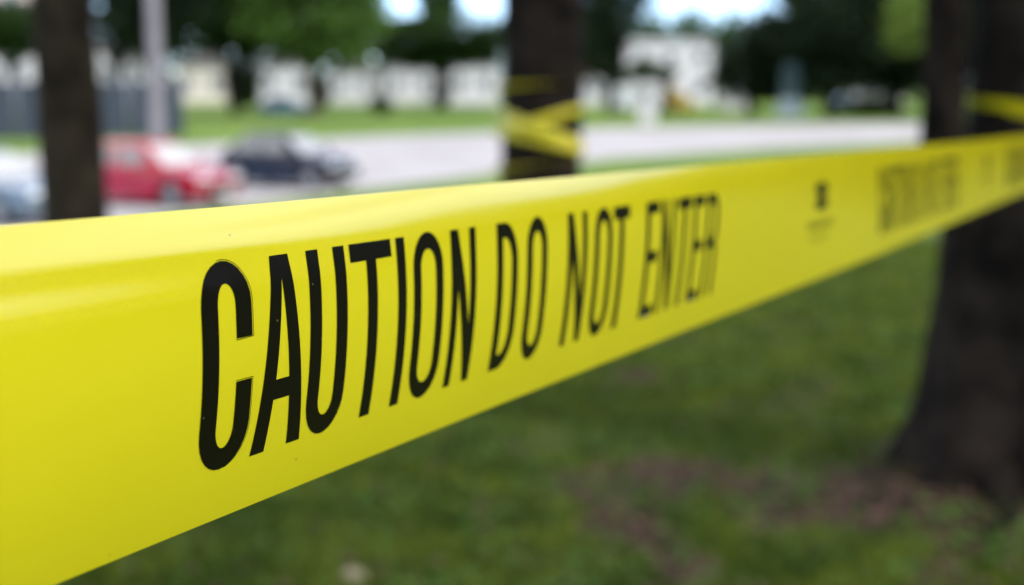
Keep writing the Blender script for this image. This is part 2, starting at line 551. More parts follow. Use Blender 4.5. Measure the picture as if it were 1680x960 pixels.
def tape_centre(t):
    return TA + TD * t + TU * (q4 * t * t * .1 + q5 * math.exp(-(t / .2) ** 2) * .01) + TN * q6 * t * t * .1


# the right-hand stem the tape is tied round
STEM_R = .352
T_END = 6.05
_c = tape_centre(T_END)
_dn = (tape_centre(T_END) - tape_centre(T_END - .02)); _dn /= np.linalg.norm(_dn)
_nn = np.array([_dn[1], -_dn[0], 0]); _nn /= np.linalg.norm(_nn)
STEM_C = _c - _nn * (STEM_R + .006)


def tape_frame(t):
    """Centre, outward normal and upward direction of the tape, t metres along it; past T_END it winds round the stem."""
    if t <= T_END:
        return tape_centre(t), TN, TU
    s = t - T_END
    r = STEM_R + .006 + .004 * s
    a = math.atan2(_nn[1], _nn[0]) + s / r
    n = np.array([math.cos(a), math.sin(a), 0])
    rise = .11 * math.sin(math.pi * s / 2.4) - .02 * s
    P = np.array([STEM_C[0], STEM_C[1], _c[2] + rise]) + n * r
    return P, n, np.array([0, 0, 1.0])


def tape_tau(s, t):
    a = np.interp(t, KT, KA); b = np.interp(t, KT, KB)
    c = math.radians(24) * np.clip(1 - t / .75, 0, 1)
    near = float(smooth(.04, -.16, t))                       # soft creases near the close end
    fold = near * (math.radians(-13) * np.exp(-((s - .852 + .06 * (t + .2)) / .012) ** 2) + math.radians(10) * np.exp(-((s - .80 + .25 * (t + .2)) / .033) ** 2)
                   + math.radians(-9) * np.exp(-((s - .985) / .02) ** 2))
    wav = math.radians(1.6) * smooth(.5, .95, s) * (np.sin(9 * s + 31 * t + 1.3) + .7 * np.sin(23 * s - 17 * t)) * math.exp(-max(0.0, t) * 2.5)
    return wav + a + b * (s - .5) + c * np.clip((s - .80) / .2, 0, 1) ** 1.3 + fold


def tape_section(t, off=0.0):
    P, n, u = tape_frame(t)
    s = np.linspace(0, 1, KS); sm = (s[1:] + s[:-1]) / 2
    th = tape_tau(sm, t)
    N = np.concatenate([[0], np.cumsum(-np.sin(th))]) / (KS - 1) * TW
    H = np.concatenate([[0], np.cumsum(np.cos(th))]) / (KS - 1) * TW
    m = KS // 2
    N = N - N[m]; H = H - H[m]
    ths = tape_tau(s, t)
    nor = np.outer(np.cos(ths), n) + np.outer(np.sin(ths), u)
    return P + np.outer(N, n) + np.outer(H, u) + nor * off


def strip_mesh(name, secs_front, secs_back):
    """A closed thin strip from matching lists of front and back cross sections."""
    A = np.array(secs_front); B = np.array(secs_back)
    T, K = A.shape[:2]
    V = np.concatenate([A.reshape(-1, 3), B.reshape(-1, 3)])
    o = T * K
    F = []
    for i in range(T - 1):
        for k in range(K - 1):
            a = i * K + k
            F.append((a, a + K, a + K + 1, a + 1)); F.append((o + a, o + a + 1, o + a + K + 1, o + a + K))
        for k in (0, K - 1):
            a = i * K + k; b = a + K
            F.append((a, o + a, o + b, b) if k == 0 else (a, b, o + b, o + a))
    for i in (0, T - 1):
        for k in range(K - 1):
            a = i * K + k
            F.append((a, a + 1, o + a + 1, o + a) if i == 0 else (a, o + a, o + a + 1, a + 1))
    me = new_mesh(name, V, F, True)
    me.set_sharp_from_angle(angle=math.radians(35))
    return me


ts = np.concatenate([np.linspace(-2.6, -.5, 22), np.linspace(-.46, .5, 97), np.linspace(.53, 2.2, 56), np.linspace(2.3, T_END, 36), T_END + np.linspace(.03, 4.6, 100)])
tape = link('caution_tape', strip_mesh('caution_tape', [tape_section(t) for t in ts], [tape_section(t, -.00012) for t in ts]), M_TAPE)
tag(tape, 'yellow plastic barrier tape reading CAUTION DO NOT ENTER stretched past the camera', 'barrier tape')

# letters: (inner polygons are cut by building each glyph from convex pieces in millimetres; x along the tape, y across it)
Y0, Y1 = 14.3, 62.6


def arc(cx, cy, rx, ry, a0, a1, n=14):
    return [(cx + rx * math.cos(math.radians(a0 + (a1 - a0) * i / n)), cy + ry * math.sin(math.radians(a0 + (a1 - a0) * i / n))) for i in range(n + 1)]


def band(outer, inner):
    """Quads between two outlines with as many points each."""
    return [[outer[i], outer[i + 1], inner[i + 1], inner[i]] for i in range(len(outer) - 1)]


def rect(x0, x1, y0, y1): return [[(x0, y0), (x1, y0), (x1, y1), (x0, y1)]]


BOT, TOP = Y0, Y1


def g_C(x0, x1, w, h=5.3, open_=True):
    R = (x1 - x0) / 2; cx = (x0 + x1) / 2; ry = 10.5; lo, hi = BOT - .5, TOP + .5
    ri = R - w; riy = ry - h
    o = [(x1, 44.6)] if open_ else []
    i_ = [(x1 - w, 44.6)] if open_ else []
    o += arc(cx, hi - ry, R, ry, 0, 180); i_ += arc(cx, hi - ry, ri, riy, 0, 180)
    o += arc(cx, lo + ry, R, ry, 180, 360); i_ += arc(cx, lo + ry, ri, riy, 180, 360)
    if open_:
        o.append((x1, 34.4)); i_.append((x1 - w, 34.4))
    else:
        o.append(o[0]); i_.append(i_[0])
    return band(o, i_)


def g_O(x0, x1, w): return g_C(x0, x1, w, 4.9, False)


def g_U(x0, x1, w):
    R = (x1 - x0) / 2; cx = (x0 + x1) / 2; ry = 10.2; lo = BOT - .5
    return band([(x0, TOP)] + arc(cx, lo + ry, R, ry, 180, 360) + [(x1, TOP)], [(x0 + w, TOP)] + arc(cx, lo + ry, R - w, ry - 5.2, 180, 360) + [(x1 - w, TOP)])


def g_A(x0, x1, w):
    c = (x0 + x1) / 2; a = w * .66
    L = lambda y, s: (c + s * (a + ((x1 - x0) / 2 - a) * (TOP - y) / (TOP - BOT)))
    inn = lambda y, s: c + s * max(0, ((x1 - x0) / 2 - w) * (57.2 - y) / (57.2 - BOT))
    P = [[(L(BOT, -1), BOT), (inn(BOT, -1), BOT), (inn(27.2, -1), 27.2), (L(27.2, -1), 27.2)],
         [(inn(BOT, 1), BOT), (L(BOT, 1), BOT), (L(27.2, 1), 27.2), (inn(27.2, 1), 27.2)],
         [(L(27.2, -1), 27.2), (L(27.2, 1), 27.2), (L(32.2, 1), 32.2), (L(32.2, -1), 32.2)],
         [(L(32.2, -1), 32.2), (inn(32.2, -1), 32.2), (c, 57.2), (L(57.2, -1), 57.2)],
         [(inn(32.2, 1), 32.2), (L(32.2, 1), 32.2), (L(57.2, 1), 57.2), (c, 57.2)],
         [(L(57.2, -1), 57.2), (c, 57.2), (L(57.2, 1), 57.2), (L(TOP, 1), TOP), (L(TOP, -1), TOP)]]
    return P


def g_T(x0, x1, w):
    c = (x0 + x1) / 2 - .3
    return rect(x0, x1, TOP - 4.9, TOP) + rect(c - w / 2, c + w / 2, BOT, TOP - 4.9)


def g_I(x0, x1, w): return rect(x0, x1, BOT, TOP)


def g_N(x0, x1, w):
    k = w * 1.18
    yl = TOP - (TOP - BOT) * (w / (x1 - x0 - k)) * 1.0
    f = lambda x: TOP - (TOP - BOT) * (x - x0) / (x1 - x0 - k)             # left edge of the diagonal
    g = lambda x: f(x - k)
    xl, xr = x0 + w, x1 - w
    return [[(x0, BOT), (xl, BOT), (xl, f(xl)), (x0, TOP)],
            [(x0, TOP), (xl, f(xl)), (xl, min(TOP, g(xl))), (x0 + k, TOP)],
            [(xl, f(xl)), (xr, max(BOT, f(xr))), (xr, g(xr)), (x0 + k, TOP), (xl, min(TOP, g(xl)))],
            [(xr, max(BOT, f(xr))), (x1 - k, BOT), (x1, BOT), (xr, g(xr))],
            [(xr, g(xr)), (x1, BOT), (x1, TOP), (xr, TOP)]]


def g_D(x0, x1, w):
    ry = 13; R = (x1 - x0) * .62
    o = [(x0 + w, TOP)] + arc(x1 - R, TOP - ry, R, ry, 90, 0) + arc(x1 - R, BOT + ry, R, ry, 0, -90) + [(x0 + w, BOT)]
    i_ = [(x0 + w, TOP - 4.9)] + arc(x1 - R, TOP - ry, R - w, ry - 4.9, 90, 0) + arc(x1 - R, BOT + ry, R - w, ry - 4.9, 0, -90) + [(x0 + w, BOT + 4.9)]
    return rect(x0, x0 + w, BOT, TOP) + band(o, i_)


def g_E(x0, x1, w):
    return rect(x0, x0 + w, BOT, TOP) + rect(x0 + w, x1, TOP - 4.9, TOP) + rect(x0 + w, x1 - .8, 37.4, 42.2) + rect(x0 + w, x1, BOT, BOT + 4.9)


def g_R(x0, x1, w):
    ry = 9; R = (x1 - x0) * .5; mid = 37.0
    o = [(x0 + w, TOP)] + arc(x1 - R, TOP - ry, R, ry, 90, 0) + arc(x1 - R, mid + ry, R, ry, 0, -90) + [(x0 + w, mid)]
    i_ = [(x0 + w, TOP - 4.9)] + arc(x1 - R, TOP - ry, R - w, ry - 4.9, 90, 0) + arc(x1 - R, mid + ry, R - w, ry - 4.9, 0, -90) + [(x0 + w, mid + 4.9)]
    return rect(x0, x0 + w, BOT, TOP) + band(o, i_) + rect(x1 - w, x1, BOT, mid + 1.5)


GLYPHS = [g_C(-87.2, -67.5, 6.4), g_A(-65.0, -42.9, 6.0), g_U(-41.8, -23.4, 5.6), g_T(-20.8, 1.5, 5.4), g_I(4.3, 9.3, 5), g_O(13.7, 32.3, 4.7), g_N(37.8, 54.9, 4.4),
          g_D(70.2, 86.4, 4.7), g_O(94.0, 111.3, 4.7), g_N(130.2, 149.0, 4.5), g_O(156.6, 175.3, 4.9), g_T(177.0, 195.2, 5.2),
          g_E(214.8, 231.0, 5.0), g_N(234.5, 252.5, 4.5), g_T(256.5, 275.0, 5.0), g_E(278.5, 294.5, 5.0), g_R(298.5, 317.5, 5.0)]
MARK = [arc(540, 55.5, 17, 4.2, 0, 330, 11), arc(540, 46.3, 17, 4.2, 0, 330, 11)] + rect(530, 550, 49, 53) + \
       [r_ for k in range(6) for r_ in rect(508 + 11 * k, 514 + 11 * k, 32, 36)] + [r_ for k in range(4) for r_ in rect(516 + 12 * k, 520 + 12 * k, 25, 28)]
PERIOD = 812.0


def print_mesh(name, polys, off, shift):
    """A flat printed shape wrapped onto the curved face of the tape."""
    bm = bmesh.new()
    for p in polys:
        vs = [bm.verts.new((x + shift, y, 0)) for x, y in p]
        try: bm.faces.new(vs)
        except ValueError: pass
    bmesh.ops.remove_doubles(bm, verts=bm.verts[:], dist=.01)
    for yy in np.arange(2, 76, 2.4):
        g = bm.verts[:] + bm.edges[:] + bm.faces[:]
        bmesh.ops.bisect_plane(bm, geom=g, plane_co=(0, float(yy), 0), plane_no=(0, 1, 0), dist=1e-4)
    cache = {}
    for v in bm.verts:
        t = round(v.co.x / 1000, 5)
        if t not in cache: cache[t] = tape_section(t, off)
        sec = cache[t]
        f = np.clip(v.co.y / 76, 0, 1) * (KS - 1); i = int(min(f, KS - 2)); w = f - i
        v.co = sec[i] * (1 - w) + sec[i + 1] * w
    bmesh.ops.recalc_face_normals(bm, faces=bm.faces[:])
    bm.normal_update()
    if sum((f.normal.dot(Vector(TN)) * f.calc_area() for f in bm.faces)) < 0:
        bmesh.ops.reverse_faces(bm, faces=bm.faces[:])
    me = bpy.data.meshes.new(name); bm.to_mesh(me); bm.free()
    me.polygons.foreach_set('use_smooth', [True] * len(me.polygons))
    return me


for rep in (0, 1, 2):
    for g in GLYPHS:
        link('letter', print_mesh('letter', g, .00013, rep * PERIOD), M_INK, tape)
    link('printed_mark', print_mesh('printed_mark', MARK, .00013, rep * PERIOD), M_INK, tape)
rest = [[(x + rep * PERIOD, y) for x, y in p] for rep in (-1, -2, 3, 4, 5, 6) for g in GLYPHS for p in g]
tag(link('lettering', print_mesh('lettering', rest, .00013, 0), M_INK, tape), kind='stuff')
# the thin misregistered outline beside the first letters
line = []
o_ = arc(-77.35, 52.6, 9.85 + .55, 10.5 + .35, 100, 0, 20) + [(-67.5 + .55, 44.4), (-73.9, 44.2)]
i_ = arc(-77.35, 52.6, 9.85 + .36, 10.5 + .2, 100, 0, 20) + [(-67.5 + .36, 44.55), (-73.9, 44.38)]
line += band(o_, i_)
o_ = [(-73.9, 34.75), (-67.0, 34.75), (-67.0, 30)] + arc(-77.35, 24.3, 9.85 + .45, 10.5 + .1, 0, -80, 16)
i_ = [(-73.9, 34.6), (-67.17, 34.6), (-67.17, 30)] + arc(-77.35, 24.3, 9.85 + .27, 10.5 - .05, 0, -80, 16)
line += band(o_, i_)
link('print_outline', print_mesh('print_outline', line, .00013, 0), M_INK, tape)


# ------------------------------------------------------------------ trees
def trunk_mesh(path, radii, n=22, flare=0.0, lobes=5, rough=.05, seed=0):
    """A trunk swept along path with buttress roots at its foot and an uneven bark outline."""
    V = []; F = []
    m = len(path)
    for i, (p, r) in enumerate(zip(path, radii)):
        h = p[2] - path[0][2]
        for k in range(n):
            a = 2 * math.pi * k / n
            fl = flare * math.exp(-h / .28) * (1 + .55 * math.sin(lobes * a + seed))
            rr = r * (1 + rough * (noise.noise((math.cos(a) * 1.7 + seed, math.sin(a) * 1.7, h * 1.1)) * 2 + noise.noise((math.cos(a) * 6, math.sin(a) * 6 + seed, h * 3.5)) * .9)) + fl * r
            V.append((p[0] + rr * math.cos(a), p[1] + rr * math.sin(a), p[2]))
    for i in range(m - 1):
        for k in range(n):
            F.append((i * n + k, i * n + (k + 1) % n, (i + 1) * n + (k + 1) % n, (i + 1) * n + k))
    F.append(tuple(range((m - 1) * n, m * n)))
    return V, F


def crown_mesh(name, rx, ry, rz, n_clumps, n_leaf, size, seed, floor=-1.0, clump=.22):
    """Leaf clumps through an uneven ellipsoid; small bent quads, with gaps between the clumps."""
    r = np.random.default_rng(seed)
    P = []
    for c in range(n_clumps):
        while True:
            d = r.normal(size=3); d /= np.linalg.norm(d)
            rad = .35 + .65 * r.random() ** .55
            bump = 1 + .28 * math.sin(3 * d[0] + seed) * math.cos(4 * d[1] + 2 * d[2])
            q = d * rad * bump
            if q[2] > floor: break
        cs = clump * (.6 + .8 * r.random())
        pts = r.normal(size=(n_leaf, 3)) * cs * np.array([1, 1, .62])
        P.append(q + pts)
    P = np.concatenate(P) * np.array([rx, ry, rz])
    n = len(P)
    a = r.normal(size=(n, 3)); a /= np.linalg.norm(a, axis=1)[:, None]
    b = np.cross(a, r.normal(size=(n, 3))); b /= np.linalg.norm(b, axis=1)[:, None]
    s = size * (.55 + .9 * r.random(n))[:, None]
    V = np.stack([P - a * s, P - b * s * .5, P + a * s, P + b * s * .5], 1).reshape(-1, 3)
    me = bpy.data.meshes.new(name)
    me.vertices.add(4 * n); me.loops.add(4 * n); me.polygons.add(n)
    me.vertices.foreach_set('co', V.reshape(-1).astype(np.float32))
    me.loops.foreach_set('vertex_index', np.arange(4 * n, dtype=np.int32))
    me.polygons.foreach_set('loop_start', np.arange(0, 4 * n, 4, dtype=np.int32))
    me.update(calc_edges=True)
    return me


def limbs(mb, base, top_z, spread, n, r0, seed):
    r = random.Random(seed)
    for k in range(n):
        a = 2 * math.pi * (k + r.random() * .5) / n
        h = top_z
        b = Vector(base)
        pts = [b, b + Vector((math.cos(a) * spread * .3, math.sin(a) * spread * .3, h * .35)), b + Vector((math.cos(a + .2) * spread * .7, math.sin(a + .2) * spread * .7, h * .7)), b + Vector((math.cos(a + .1) * spread, math.sin(a + .1) * spread, h))]
        mb.tube(pts, [r0, r0 * .75, r0 * .45, r0 * .15], 7)


def line_path(p0, p1, n):
    p0 = np.array(p0); p1 = np.array(p1)
    return [p0 + (p1 - p0) * k / (n - 1) for k in range(n)]


# the oak the tape is tied to, on the right: one short trunk forking into a thin and a thick stem
base = lawn_pt(1672, 822)
base = np.array([STEM_C[0] - .06, STEM_C[1] + .02, 0]); base[2] = float(ground_z(base[0], base[1]))
oak = thing('oak_tree', 'dark forked oak trunk with flared roots holding the tape end', 'tree', tuple(base))
mb = MB()
hs = np.concatenate([np.linspace(-.12, .6, 16), np.linspace(.7, 1.3, 8)])
path = [(0.0, 0, h) for h in hs]
rad = [.398 + .03 * math.exp(-max(h, 0) / .4) for h in hs]
mb.add(*trunk_mesh(path, rad, 36, .34, 7, .06, 1.0))
# thick stem
sx, sy = STEM_C[0] - base[0], STEM_C[1] - base[1]
hs = np.linspace(1.15, 4.6, 22)
mb.add(*trunk_mesh([(sx * smooth(1.0, 1.35, h) + .02 * max(0, h - 2), sy, h) for h in hs], [STEM_R * (1 + .12 * smooth(1.45, 1.15, h)) * (1 - .05 * max(0, h - 2)) for h in hs], 26, 0, 5, .035, 4.0))
# thin stem, leaning out to the left before it rises
lx = at_y(1551, 150, base[1] - .12)[0] - base[0]
hs = np.linspace(.95, 4.6, 20)
mb.add(*trunk_mesh([(lx * smooth(.6, 1.3, h) - .015 * (h - 1.3) * (h > 1.3), -.12, h) for h in hs], [.085 + .05 * smooth(1.4, .95, h) for h in hs], 16, 0, 5, .05, 7.0))
limbs(mb, (sx, sy, 4.4), 3.2, 3.6, 5, .13, 3)
limbs(mb, (lx - .05, -.12, 4.5), 2.4, 2.0, 3, .05, 5)
mb.build('trunk', M_BARK, oak, smooth_shade=True)
for k, (a, ln) in enumerate([(232, .7), (262, .95), (300, .8)]):       # surface roots running out from the flare
    a = math.radians(a); pts = []
    for i in range(7):
        f = i / 6; rr = .36 + ln * f; aa = a + .25 * math.sin(3 * f + k)
        x, y = rr * math.cos(aa), rr * math.sin(aa)
        pts.append((x, y, float(ground_z(base[0] + x, base[1] + y)) - base[2] + .10 * (1 - f) ** 1.5 - .015 - .02 * f))
    MB().tube(pts, [.11, .085, .065, .05, .04, .028, .012], 9).build('root', M_BARK, oak, smooth_shade=True)
link('crown', crown_mesh('crown', 3.3, 3.3, 2.2, 90, 62, .13, 11), M_LEAF, oak, (-1.9, 4.4, 8.2))

# unseen oak added behind the camera to shade the tape, holding its other end
_e = tape_centre(-2.6)
rear = thing('oak_tree', 'unseen oak added behind the camera for shade, holding the near end of the tape', 'tree', (float(_e[0]) - .27, float(_e[1]) - .12, 0))
mb = MB()
hs = np.concatenate([np.linspace(-.12, .6, 8), np.linspace(.8, 4.8, 14)])
mb.add(*trunk_mesh([(0, 0, h) for h in hs], [.27 for h in hs], 24, .4, 5, .05, 9.0))
limbs(mb, (0, 0, 4.6), 3.0, 4.0, 6, .12, 18)
mb.build('trunk', M_BARK, rear, smooth_shade=True)
link('crown', crown_mesh('crown', 5.0, 5.0, 2.2, 110, 70, .13, 14), M_LEAF, rear, (1.2, 1.4, 7.2))

# the middle oak, wrapped in tape
MID_Y = 10.0
mx0 = at_y(888, 200, MID_Y)[0]
MID = (mx0, MID_Y, float(ground_z(mx0, MID_Y)))
mid = thing('oak_tree', 'dark straight oak trunk behind the lettering with tape wound round it', 'tree', MID)
hs = np.concatenate([np.linspace(-.15, .6, 10), np.linspace(.8, 4.8, 18)])
mb = MB()
MID_R = .262
mb.add(*trunk_mesh([(.018 * (h - 1.5), 0, h) for h in hs], [MID_R * (1.0 + .04 * smooth(1.5, 0, h)) for h in hs], 30, .4, 5, .05, 2.0))
limbs(mb, (.05, 0, 4.6), 3.0, 3.4, 6, .12, 8)
mb.build('trunk', M_BARK, mid, smooth_shade=True)
link('crown', crown_mesh('crown', 4.4, 4.4, 2.3, 80, 62, .12, 12), M_LEAF, mid, (-.3, 0, 7.3))

# the left oak
LEFT_Y = 8.5
p0 = at_y(122, 330, LEFT_Y); p1 = at_y(104, 20, LEFT_Y)
LB = (p0[0], LEFT_Y, float(ground_z(p0[0], LEFT_Y)))
lft = thing('oak_tree', 'grey green tree trunk standing between the silver car and red car', 'tree', LB)
hs = np.concatenate([np.linspace(-.15, .6, 10), np.linspace(.8, 4.8, 18)])
mb = MB()
mb.add(*trunk_mesh([((p1[0] - p0[0]) * .95 * (h - 1.2), 0, h) for h in hs], [172e-3 + .012 * smooth(2.2, .6, h) for h in hs], 24, .4, 5, .045, 5.0))
limbs(mb, (-.05, 0, 4.6), 2.8, 3.0, 5, .09, 9)
mb.build('trunk', M_BARK_L, lft, smooth_shade=True)
link('crown', crown_mesh('crown', 4.0, 4.0, 2.1, 70, 62, .12, 13), M_LEAF, lft, (-.6, 0, 7.1))


def wrap_tape():
    cx, cy, gz = MID
    loops = [(1.31, -.115, .15), (1.28, -.10, -.25), (1.36, .085, .3), (1.60, .02, 1.42), (1.08, .05, 1.3), (1.22, -.06, .2)]     # height, slope across the front, twist
    n = 40
    fr, bk = [], []
    for li, (z0, sl, tw0) in enumerate(loops):
        nz, ns, nt_ = loops[min(li + 1, len(loops) - 1)]
        for i in range(n):
            f = i / n
            a = math.radians(90) + 2 * math.pi * f                  # starts behind the trunk
            w = float(smooth(.86, 1.0, f))
            zc = gz + .06 + (z0 + (nz - z0) * w) + (sl + (ns - sl) * w) * math.cos(a)
            tw = (tw0 + (nt_ - tw0) * w) + .18 * math.sin(2 * a + li)
            r = MID_R + .016 + .004 * li + .008 * math.sin(3 * a + li)
            nrm = np.array([math.cos(a), math.sin(a), 0])
            c = np.array([cx + .018 * (zc - gz - 1.5), cy, zc]) + nrm * r
            up = np.array([0, 0, 1.0]) * math.cos(tw) + nrm * abs(math.sin(tw)) * .35
            sec = [c + up * (v - .5) * TW * (.74 + .22 * math.sin(a * 1.3 + li)) + nrm * .008 * math.sin(v * 3.1) for v in np.linspace(0, 1, 6)]
            fr.append(sec); bk.append([p - nrm * .0003 for p in sec])
    o = link('tape_wrap', strip_mesh('tape_wrap', fr, bk), M_TAPE)
    tag(o, 'loose crossing loops of yellow barrier tape wound round the middle trunk', 'barrier tape')


wrap_tape()

# trees across the parking lot: crown and trunk each, all different in size, place and tone
CROWNS = [crown_mesh('crown', 1, 1, 1, 110, 110, .055, 40 + k, -.9, .17) for k in range(4)]


def far_tree(px, py, trunk_px, c0, c1, ytop, ybot, label, leaf, bark, seed, double=False, group=None, depth=1.0):
    """Tree whose foot shows at (px, py) and whose crown spans columns c0..c1 and rows ytop..ybot of the photograph."""
    P = on_lot(px, py)
    y = P[1]; k = y / FPX * 1.01
    t = thing('shade_tree', label, 'tree', tuple(P), 0, group)
    cz0 = at_y(px, ybot, y)[2] - P[2]; cz1 = at_y(px, ytop, y)[2] - P[2]
    ccx = at_y((c0 + c1) / 2, 0, y)[0] - P[0]
    rx = (c1 - c0) / 2 * k; rz = (cz1 - cz0) / 2
    r = trunk_px / 2 * k
    mb = MB()
    hs = np.linspace(-.1, cz0 + rz * .6, 12)
    if double:
        for s in (-1, 1):
            mb.add(*trunk_mesh([(s * (.35 * r + .9 * r * h / 3), 0, h) for h in hs], [r * .55 * (1 - .05 * h) for h in hs], 10, .3, 4, .06, seed + s))
    else:
        mb.add(*trunk_mesh([(.1 * math.sin(h * .8 + seed), 0, h) for h in hs], [r * max(.4, 1 - .07 * h) for h in hs], 12, .4, 4, .06, seed))
    limbs(mb, (0, 0, max(1.2, cz0 * .8)), rz * 1.1 + cz0 * .2, rx * .75, 6, r * .45, seed)
    mb.build('trunk', bark, t, smooth_shade=True)
    c = link('crown', CROWNS[seed % 4].copy(), None, t, (ccx, 0, cz0 + rz))
    c.data.materials.append(leaf)
    c.scale = (rx * 1.0, rx * 1.0 * depth, rz * .98)
    c.rotation_euler = (0, 0, seed * 1.3)
    return t


far_tree(385, 188, 14, 270, 480, -150, 112, 'double-trunked tree left of the others in front of the cream building', M_LEAF, M_BARK, 1, True)
far_tree(514, 192, 18, 395, 640, -170, 112, 'pale-trunked tree with bright leaves beside the teal car', M_LEAF_B, M_BARK_P, 2)
far_tree(727, 180, 12, 598, 850, 24, 114, 'slim-trunked dark tree before the white wall left of the wrapped trunk', M_LEAF, M_BARK, 3)
far_tree(718, 178, 8, 694, 748, -60, 60, 'thin tall tree rising above the slim-trunked tree', M_LEAF, M_BARK, 13)
far_tree(195, 196, 14, 150, 330, -130, 112, 'dark tree rising behind the blue-grey fence and lamp post', M_LEAF_D, M_BARK, 4)
far_tree(22, 200, 14, -90, 95, -8, 98, 'low leafy tree over the white building in the top corner', M_LEAF, M_BARK, 5)
far_tree(1002, 186, 12, 905, 1046, -170, 134, 'near-black leaning tree just right of the wrapped trunk', M_LEAF_D, M_BARK, 6)
far_tree(1090, 187, 14, 1026, 1104, 100, 134, 'little tree with a dark stem in front of the two-storey white house', M_LEAF_F, M_BARK, 7)
far_tree(1230, 190, 16, 1186, 1345, 34, 172, 'broad dark tree next to the two-storey white house', M_LEAF_D, M_BARK, 8)
far_tree(1360, 192, 18, 1270, 1480, -60, 165, 'tallest dark tree behind the teal pylon', M_LEAF_D, M_BARK, 9)
far_tree(1470, 192, 18, 1390, 1580, -80, 160, 'dark tree with low branches left of the forked oak', M_LEAF_D, M_BARK, 10)
far_tree(1660, 192, 18, 1530, 1800, -120, 182, 'dark tree showing between and behind the forked stems', M_LEAF_D, M_BARK, 11)
far_tree(1549, 203, 8, 1458, 1534, -14, 92, 'young tree painted in sunlit yellow-green against the dark leaves', M_LEAF_Y, M_BARK_P, 12)


def bush(px, py, w, h, label, mat, seed):
    P = on_lot(px, py); k = P[1] / FPX * 1.01
    o = thing('round_bush', label, 'bush', tuple(P))
    mb = MB()
    for a in range(5): mb.tube([(0, 0, -.05), (math.cos(a * 1.3) * w * k * .2, math.sin(a * 1.3) * w * k * .2, h * k * .6)], [.04, .02], 5)
    mb.build('stem', M_BARK, o)
    c = link('foliage', CROWNS[seed % 4].copy(), None, o, (0, 0, h * k * .5)); c.data.materials.append(mat)
    c.scale = (w / 2 * k, w / 2 * k, h / 2 * k)


bush(627, 188, 34, 30, 'dark round bush on the far lawn before the grey-white building', M_LEAF, 1)
for _k, (_px, _py, _w, _h, _l) in enumerate([(398, 178, 62, 74, 'tall dark bush between the cream house and white house'), (524, 178, 36, 62, 'narrow dark bush behind the pale trunk'),
                                   (726, 176, 26, 60, 'dark bush behind the slim-trunked tree'), (268, 182, 44, 66, 'dark bush at the right end of the fence'), (1012, 180, 40, 54, 'dark bush right of the house with orange tiled roof')]):
    bush(_px, _py, _w, _h, _l, M_LEAF_D, _k)
bush(1435, 190, 90, 26, 'low pale green bush on the verge beside the blue car', M_LEAF_B, 2)


def woods():
    r = np.random.default_rng(5)
    V = []
    cl = []
    for x in np.linspace(-130, 130, 110):
        cl.append((x + r.normal() * 1.5, 205 + r.normal() * 5 + abs(x) * .05, (12.5 + 2.5 * math.sin(x * .17) + r.random() * 2.5 if (x < -19 or x > 38) else 11.9 + r.random() * 1.2 if x > 8 else 8.3 + r.random() * 1.5)))
    for x in np.linspace(10, 40, 26):                    # a second, closer row behind the two-storey house
        cl.append((x + r.normal() * .6, 193 + r.normal() * 1.5, 10.0 + r.random()))
    for t in np.linspace(0, 1, 60):                      # unseen wood added on the right as a dark reflection for the tape
        cl.append((15 + 42 * t + r.normal() * .8, -14 + 125 * t + r.normal() * .8, 5.5 + 2.5 * r.random() + 4 * t))
    P = []
    for (x, y, h) in cl:
        n = 260
        d = r.normal(size=(n, 3)); d /= np.linalg.norm(d, axis=1)[:, None]
        d *= (.4 + .6 * r.random(n) ** .4)[:, None]
        P.append(np.array([x, y, LOT + h * .5]) + d * np.array([2.6, 2.4, h * .54]))
    P = np.concatenate(P); n = len(P)
    a = r.normal(size=(n, 3)); a /= np.linalg.norm(a, axis=1)[:, None]
    b = np.cross(a, r.normal(size=(n, 3))); b /= np.linalg.norm(b, axis=1)[:, None]
    s = (.3 + .3 * r.random(n))[:, None]
    V = np.stack([P - a * s, P - b * s * .6, P + a * s, P + b * s * .6], 1).reshape(-1, 3)
    me = new_mesh('far_and_added_woods', V, np.arange(4 * n).reshape(-1, 4).tolist())
    tag(link('far_and_added_woods', me, M_LEAF_F), 'far-off green wood behind the houses and unseen added wood along the right', kind='stuff')


woods()

# ------------------------------------------------------------------ buildings
M_WHITE = principled('white render', (.62, .585, .595), .8, var=.04, scale=.5)
M_CREAM = principled('cream render', (.66, .58, .49), .8, var=.05, scale=.5)
M_GREYW = principled('grey white siding', (.56, .53, .54), .8, var=.05, scale=.6)
M_PINK = principled('pale pink render', (.72, .55, .52), .8, var=.05, scale=.5)
M_ROOF = principled('dark shingles', (.05, .045, .04), .9, var=.2, scale=2)
M_TERRA = principled('terracotta', (.42, .16, .09), .85, var=.2, scale=2)
M_GLASS = principled('dark window glass', (.03, .04, .05), .08, spec=.8)
M_FRAME = principled('white frame', (.78, .78, .78), .5)
M_DOOR = principled('painted door', (.16, .09, .06), .5)


